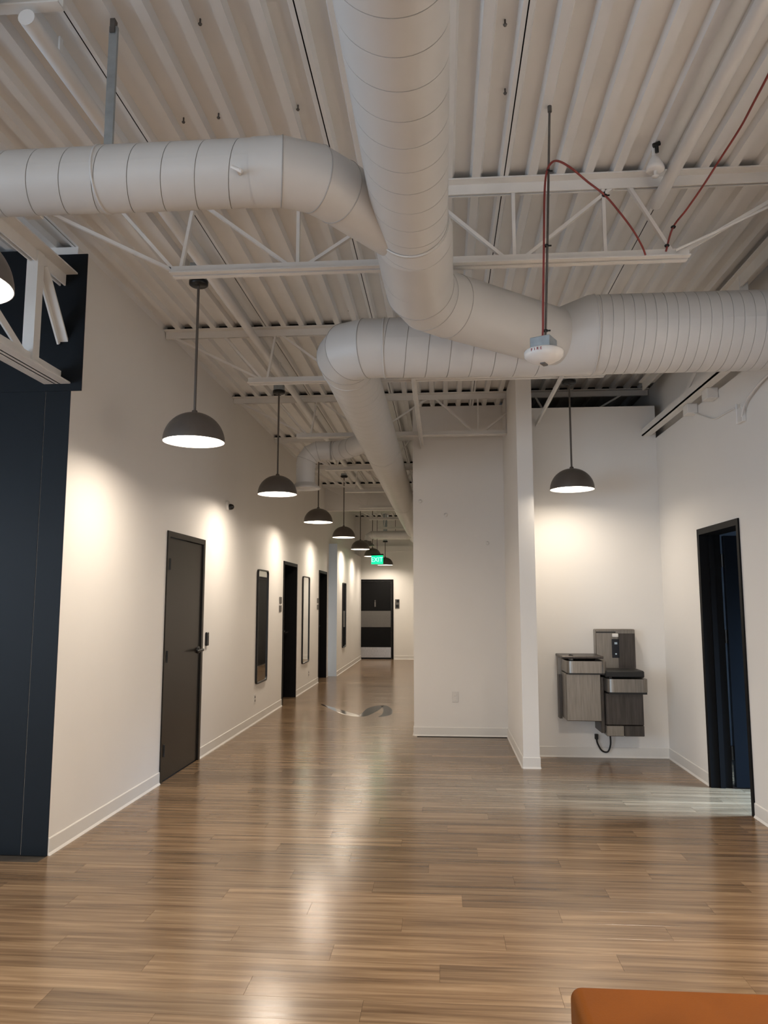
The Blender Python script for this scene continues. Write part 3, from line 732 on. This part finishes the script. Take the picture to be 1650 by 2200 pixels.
c1 = smooth([(.450, 3.33, 2.664), (.461, 3.325, 2.70), (.467, 3.33, 2.853), (.478, 3.33, 3.142), (.486, 3.33, 3.368), (.499, 3.33, 3.482), (.525, 3.33, 3.530), (.566, 3.36, 3.550), (.634, 3.42, 3.546),
             (.718, 3.5, 3.526), (.822, 3.6, 3.507), (.912, 3.7, 3.472), (1.004, 3.8, 3.42), (1.069, 3.88, 3.368), (1.092, 3.91, 3.335)])
MB().tube(c1, .0052, 8).build('cable_run', M['red'], rc)
for p in ((.475, 3.33, 2.72), (.490, 3.333, 3.125), (.505, 3.335, 3.49), (.822, 3.6, 3.507)):
    MB().lathe([(.010, -.004), (.012, 0), (.010, .004)], p, 10).box(p[0] + .008, p[0] + .022, p[1] - .003, p[1] + .003, p[2] - .003, p[2] + .003).build('cable_tie', M['blackmetal'], rc)
rc2 = thing('red_cable', 'red cable running up along the deck at the upper right edge', 'cable', (1.3, 3.5, 3.5))
c2 = smooth([(1.205, 3.93, 3.36), (1.236, 3.9, 3.475), (1.279, 3.8, 3.523), (1.331, 3.7, 3.591), (1.38, 3.6, 3.665), (1.406, 3.4, 3.702), (1.388, 3.2, 3.69), (1.38, 3.0, 3.70), (1.36, 2.7, 3.72), (1.33, 2.0, 3.75)])
MB().tube(c2, .0052, 8).build('cable_run', M['red'], rc2)
for p in ((1.21, 3.925, 3.39), (1.238, 3.895, 3.478)):
    MB().lathe([(.010, -.006), (.014, 0), (.010, .006)], p, 10).build('cable_clip', M['blackmetal'], rc2)
tc_ = thing('steel_conduit', 'thin grey flexible conduit slanting up beside the first joist at right', 'conduit', (1.5, 3.93, 3.4))
MB().tube([(1.255, 3.93, 3.365), (1.5, 3.93, 3.475), (1.9, 3.93, 3.66), (2.02, 3.93, 3.72)], .007, 8).build('pipe_run', M['steel'], tc_)
sp = thing('sprinkler_head', 'white ceiling sprinkler with dark deflector at upper right near the first joist', 'sprinkler', (1.10, 3.72, 3.6))
MB().tube([(1.10, 3.70, 3.855), (1.10, 3.70, 3.74)], .013, 12).lathe([(.013, 3.765), (.026, 3.745), (.044, 3.705), (.047, 3.69), (.04, 3.684), (0, 3.684)], (1.10, 3.70, 0), 20).build('escutcheon', M['deck'], sp)
MB().tube([(1.085, 3.665, 3.80), (1.118, 3.665, 3.812)], .012, 8).tube([(1.102, 3.665, 3.80), (1.104, 3.67, 3.765)], .010, 8).build('clamp', M['blackmetal'], sp)
MB().tube([(1.10, 3.70, 3.685), (1.10, 3.70, 3.655)], .008, 10).lathe([(0, 3.650), (.018, 3.652), (.018, 3.656), (0, 3.656)], (1.10, 3.70, 0), 12).build('deflector', M['deck'], sp)

# ------------------------------------------------------------------ things on the left wall
def rounded(y0, y1, z0, z1, rad, n=6):
    pts = []
    for cy_, cz_, a0 in ((y1 - rad, z1 - rad, 0), (y0 + rad, z1 - rad, 90), (y0 + rad, z0 + rad, 180), (y1 - rad, z0 + rad, 270)):
        for i in range(n + 1): a = R(a0 + 90 * i / n); pts.append((cy_ + rad * math.cos(a), cz_ + rad * math.sin(a)))
    return pts
def mirror(x, y0, y1, z0, z1, label):
    t = thing('wall_mirror', label, 'mirror', (x, (y0 + y1) / 2, (z0 + z1) / 2), 'tall mirrors along the corridor')
    a = rounded(y0, y1, z0, z1, .05); b_ = rounded(y0 + .016, y1 - .016, z0 + .016, z1 - .016, .038); n = len(a)
    vs = [(x, p, q) for p, q in a] + [(x + .026, p, q) for p, q in a] + [(x + .026, p, q) for p, q in b_] + [(x + .012, p, q) for p, q in b_]
    fs = [(k * n + i, k * n + (i + 1) % n, (k + 1) * n + (i + 1) % n, (k + 1) * n + i) for k in range(3) for i in range(n)]
    MB().add(vs, fs).build('frame', M['blackmetal'], t)
    MB().prism(b_, x + .004, x + .0125, 'yz').build('glass', M['mirror'], t)
mirror(XL, 9.50, 10.07, .475, 1.925, 'tall black-framed mirror between the grey door and the first black doorway')
mirror(XL, 12.63, 13.26, .475, 1.945, 'tall black-framed mirror between the two black doorways')
mirror(-2.19, 16.42, 16.96, .52, 1.93, 'tall narrow mirror past the pale blue wall end')
def outlet(axis, p, label):
    x, y_, z = p; t = thing('wall_outlet', label, 'outlet', p, None)
    if axis == 'x':
        MB().box(x, x + .006, y_ - .036, y_ + .036, z - .058, z + .058, .002).build('cover_plate', M['white'], t)
        for dz in (-.022, .022): MB().box(x + .005, x + .009, y_ - .017, y_ + .017, z + dz - .014, z + dz + .014, .002).build('socket', M['grey'], t)
    else:
        MB().box(x - .036, x + .036, y_ - .006, y_, z - .058, z + .058, .002).build('cover_plate', M['white'], t)
        for dz in (-.022, .022): MB().box(x - .017, x + .017, y_ - .009, y_ - .005, z + dz - .014, z + dz + .014, .002).build('socket', M['base'], t)
outlet('x', (XL, 9.50, .30), 'white outlet low on the left wall under the first mirror')
outlet('x', (XL, 13.33, .26), 'white outlet low on the left wall under the second mirror')
outlet('y', (.131, 8.78, .436), 'white outlet low on the white middle wall block')
cr = thing('card_reader', 'small black card reader on the wall beside the grey door', 'reader', (XL, 7.47, 1.14))
MB().box(XL, XL + .022, 7.44, 7.505, 1.07, 1.205, .006).build('body', M['blackmetal'], cr)
MB().box(XL + .0215, XL + .024, 7.458, 7.487, 1.17, 1.18, .0005).build('indicator', M['grey'], cr)
sc_ = thing('security_camera', 'small black dome camera on white base high on the left wall', 'camera', (XL, 8.07, 2.55))
MB().lathe([(.055, 0), (.055, .02), (.045, .03), (0, .032)], (XL, 8.07, 2.56), 20, 'x').build('base', M['white'], sc_)
MB().lathe([(.032, .028), (.034, .05), (.026, .072), (.012, .082), (0, .084)], (XL, 8.075, 2.545), 18, 'x').build('dome', M['blackmetal'], sc_)
def room_sign(x, y_, label):
    t = thing('room_sign', label, 'sign', (x, y_, 1.46), None)
    for z0, z1 in ((1.485, 1.58), (1.365, 1.46)): MB().box(x, x + .008, y_ - .075, y_ + .075, z0, z1, .002).build('plaque', M['grey'], t)
room_sign(XL, 10.92, 'pair of small grey plaques beside the first black doorway')
room_sign(XL, 14.24, 'pair of small grey plaques beside the second black doorway')
rs = thing('room_sign', 'dark restroom plaque on the end wall right of the end door', 'sign', (-1.216, YE, 1.46))
MB().box(-1.275, -1.157, YE - .008, YE, 1.335, 1.585, .002).build('plaque', M['grey'], rs)
MB().box(-1.235, -1.165, YE - .0095, YE - .0075, 1.50, 1.57, .0005).build('symbol', M['blackmetal'], rs)
MB().box(-1.255, -1.177, YE - .0095, YE - .0075, 1.36, 1.44, .0005).build('symbol', M['blackmetal'], rs)
for x, z, lb in ((.522, 2.183, 'small white dab on the middle wall block, lower one'), (.046, 2.518, 'small white dab on the middle wall block, centre one'), (-.252, 2.681, 'small white dab on the middle wall block near its corner')):
    t = thing('wall_anchor', lb, 'anchor', (x, 8.78, z)); MB().lathe([(.022, 0), (.022, -.004), (.012, -.008), (0, -.008)], (x, 8.78, z), 14, 'y').build('cap', M['white'], t)

# cable whip on the upper right wall
hk = thing('cable_bracket', 'small white cable bracket with drooping cable on the upper right wall', 'bracket', (XR, 5.5, 2.84))
MB().box(XR - .03, XR, 5.46, 5.56, 2.79, 2.90, .004).tube([(XR - .03, 5.55, 2.94), (XR - .03, 5.55, 2.79)], .008, 8).build('plate', M['white'], hk)
MB().tube(smooth([(XR - .028, 5.47, 2.825), (XR - .03, 5.40, 2.90), (XR - .03, 5.25, 2.95), (XR - .028, 5.0, 2.99), (XR - .02, 4.7, 3.0)]), .008, 8).build('cable', M['white'], hk)
hk2 = thing('white_cable', 'thin white cable drooping from the right girder along the wall', 'cable', (XR, 6.2, 3.0))
MB().tube(smooth([(2.150, 6.45, 3.099), (2.160, 6.40, 3.08), (2.168, 6.26, 3.02), (2.168, 6.05, 2.95), (2.170, 5.85, 2.94), (2.170, 5.65, 2.93)]), .006, 8).build('cable_run', M['steel'], hk2)

# ------------------------------------------------------------------ drinking fountain
YF = 7.72
df = thing('drinking_fountain', 'stainless two-level drinking fountain with bottle filler on the alcove wall', 'fountain', (1.5, YF, .2))
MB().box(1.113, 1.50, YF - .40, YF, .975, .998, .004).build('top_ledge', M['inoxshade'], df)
MB().box(1.125, 1.49, YF - .06, YF, .80, .976).build('back_panel', M['inox'], df)
def basin(x0, x1, y0, z0, z1):
    """open basin: shell with a sunk dish and rounded front corners"""
    r = .05; P = []
    for cx, cy_, a0 in ((x0 + r, y0 + r, 180), (x1 - r, y0 + r, 270)):
        for i in range(6): a = R(a0 + 90 * i / 5); P.append((cx + r * math.cos(a), cy_ + r * math.sin(a)))
    P += [(x1, YF), (x0, YF)]
    cx = sum(p[0] for p in P) / len(P); cy_ = sum(p[1] for p in P) / len(P)
    Q = [(cx + (p[0] - cx) * .86, cy_ + (p[1] - cy_) * .84) for p in P]; S = [(cx + (p[0] - cx) * .5, cy_ + (p[1] - cy_) * .5) for p in P]
    n = len(P); mb = MB()
    vs = [(*p, z0) for p in P] + [(*p, z1) for p in P] + [(*p, z1) for p in Q] + [(*p, z1 - .06) for p in S]
    fs = [(i, (i + 1) % n, (i + 1) % n + n, i + n) for i in range(n)] + [(n + i, n + (i + 1) % n, 2 * n + (i + 1) % n, 2 * n + i) for i in range(n)] + \
         [(2 * n + i, 2 * n + (i + 1) % n, 3 * n + (i + 1) % n, 3 * n + i) for i in range(n)] + [tuple(range(3 * n, 4 * n)), tuple(range(n))[::-1]]
    return mb.add(vs, fs)
basin(1.155, 1.52, YF - .45, .845, .955).build('basin', M['inox'], df)
MB().prism([(1.17, .83), (1.50, .83), (1.50, .846), (1.17, .846)], YF - .43, YF).build('basin_gap_shade', M['inoxdark'], df)  # near-black strip stands in for the shade below the basin
MB().tube(smooth([(1.20, YF - .30, .955), (1.20, YF - .30, .985), (1.205, YF - .31, 1.0), (1.225, YF - .33, .995)]), .010, 10).box(1.182, 1.212, YF - .45, YF - .42, .955, .975, .003).build('bubbler', M['blackmetal'], df)
MB().box(1.152, 1.475, YF - .36, YF, .395, .832, .006).build('cooler_housing', M['inox'], df)
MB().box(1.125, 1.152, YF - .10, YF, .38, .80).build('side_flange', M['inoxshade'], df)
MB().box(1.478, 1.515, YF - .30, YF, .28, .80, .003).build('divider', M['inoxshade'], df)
# right, lower unit with bottle filler
T = YF - .12
MB().box(1.488, 1.866, T, YF, .86, 1.240, .008).build('filler_tower', M['inox'], df)
MB().box(1.492, 1.68, T - .004, T + .002, 1.205, 1.217).build('tower_reveal', M['inoxdark'], df)
MB().box(1.70, 1.862, T - .0015, T + .001, .87, 1.20).build('tower_recess_shade', M['inoxshade'], df)  # flat plate, shade of the recess put into its colour
MB().box(1.640, 1.710, T - .006, T + .001, .965, 1.145, .002).build('control_panel', M['screen'], df)
MB().box(1.665, 1.692, T - .009, T - .005, 1.095, 1.115, .001).box(1.669, 1.685, T - .009, T - .005, .995, 1.01, .001).build('indicator', M['blueprint'], df)
MB().box(1.645, 1.700, T - .03, T + .002, 1.165, 1.198, .004).build('filler_nozzle', M['white'], df)
MB().box(1.505, 1.86, YF - .44, YF - .02, .805, .868, .01).build('drip_tray', M['inoxdark'], df)
basin(1.515, 1.885, YF - .47, .675, .795).build('basin', M['inox'], df)
MB().tube(smooth([(1.545, YF - .34, .79), (1.545, YF - .34, .815), (1.55, YF - .36, .825), (1.57, YF - .38, .82)]), .010, 10).box(1.530, 1.556, YF - .472, YF - .44, .795, .815, .003).build('bubbler', M['blackmetal'], df)
MB().prism([(1.53, .655), (1.875, .655), (1.875, .676), (1.53, .676)], YF - .45, YF).build('basin_gap_shade', M['inoxdark'], df)  # same dark strip as shade below the lower basin
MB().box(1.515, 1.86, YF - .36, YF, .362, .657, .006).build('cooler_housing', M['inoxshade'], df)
MB().box(1.515, 1.675, YF - .362, YF, .262, .359, .004).build('access_panel', M['inox'], df)
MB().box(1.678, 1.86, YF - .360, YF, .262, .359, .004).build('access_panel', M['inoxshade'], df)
MB().tube(smooth([(1.61, YF - .05, .225), (1.612, YF - .04, .13), (1.585, YF - .03, .06), (1.53, YF - .03, .07), (1.49, YF - .03, .14), (1.483, YF - .035, .19)]), .008, 8).build('power_cord', M['blackmetal'], df)
MB().box(1.468, 1.498, YF - .04, YF - .0, .175, .225, .004).build('plug', M['blackmetal'], df)

# ------------------------------------------------------------------ leather bench at lower right
bn = thing('leather_bench', 'cognac brown leather bench in the lower right corner', 'bench', (1.1, 1.85, 0))
def cushion(x0, x1, y0, y1, z0, z1, r, n=6):
    """box with rounded edges (superellipse corners)"""
    mb = MB(); vs = []; cols = []
    K = 24
    rings = []
    zs = [(z0, r)] + [(z0 + r - r * math.cos(PI / 2 * i / n), r - r * math.sin(PI / 2 * i / n)) for i in range(1, n + 1)] + \
         [(z1 - r + r * math.sin(PI / 2 * i / n), r - r * math.cos(PI / 2 * i / n)) for i in range(0, n + 1)]
    for z, ins in zs:
        ring = []; rr = max(r * 1.2 - ins, .004)
        a, b_, c, d = x0 + ins, x1 - ins, y0 + ins, y1 - ins
        for cx, cy_, a0 in ((b_ - rr, d - rr, 0), (a + rr, d - rr, 90), (a + rr, c + rr, 180), (b_ - rr, c + rr, 270)):
            for i in range(n + 1): q = R(a0 + 90 * i / n); ring.append((cx + rr * math.cos(q), cy_ + rr * math.sin(q), z))
        rings.append(ring)
    m = len(rings[0]); vs = [p for r_ in rings for p in r_]
    fs = [(i * m + k, i * m + (k + 1) % m, (i + 1) * m + (k + 1) % m, (i + 1) * m + k) for i in range(len(rings) - 1) for k in range(m)]
    fs += [tuple(range(m))[::-1], tuple(range((len(rings) - 1) * m, len(rings) * m))]
    return mb.add(vs, fs, True)
cushion(.338, 1.75, 1.42, 2.262, .34, .452, .028).build('seat', M['leather'], bn)
MB().tube([(.345, 1.46, .425), (.345, 2.235, .425)], .005, 8).tube([(.37, 2.256, .425), (1.72, 2.256, .425)], .005, 8).build('piping', M['leather'], bn)
MB().box(.40, 1.69, 1.48, 2.20, .27, .342, .006).build('base', M['leather'], bn)
for x in (.44, 1.65):
    for yy in (1.52, 2.16): MB().tube([(x, yy, .272), (x, yy, 0)], [.018, .013], 14).build('leg', M['galv'], bn)

# ------------------------------------------------------------------ wet smear on the corridor floor
ws = thing('water_smear', 'glossy wet smear curling across the corridor floor before the first black doorway', 'smear', (-1.2, 10.6, 0))
sp_ = smooth([(-1.81, 11.33, 0), (-1.53, 10.82, 0), (-1.28, 10.39, 0), (-1.10, 10.22, 0), (-1.03, 10.55, 0), (-.98, 11.0, 0), (-.89, 11.22, 0), (-.79, 10.87, 0), (-.77, 10.40, 0), (-.85, 10.16, 0)], 6)
wv = []; wf = []; nn = len(sp_)
for i, p in enumerate(sp_):
    d = (sp_[min(i + 1, nn - 1)] - sp_[max(i - 1, 0)]).normalized(); sd = Vector((-d.y, d.x, 0))
    t = i / (nn - 1); wd_ = .015 + .05 * math.sin(PI * t) + .03 * math.sin(9 * t) ** 2
    wv += [p + sd * wd_ + Vector((0, 0, .0002)), p + sd * wd_ * .7 + Vector((0, 0, .0004)), p - sd * wd_ * .7 + Vector((0, 0, .0004)), p - sd * wd_ + Vector((0, 0, .0002))]
for i in range(nn - 1):
    for k in range(3): a = i * 4 + k; wf.append((a, a + 4, a + 5, a + 1))
M['water'] = mat('water_film', (.95, .93, .9), .12)
M['water'].node_tree.nodes['Principled BSDF'].inputs['Transmission Weight'].default_value = 1.0
M['water'].node_tree.nodes['Principled BSDF'].inputs['IOR'].default_value = 1.33
MB().add(wv, wf, True).build('film', M['water'], ws)
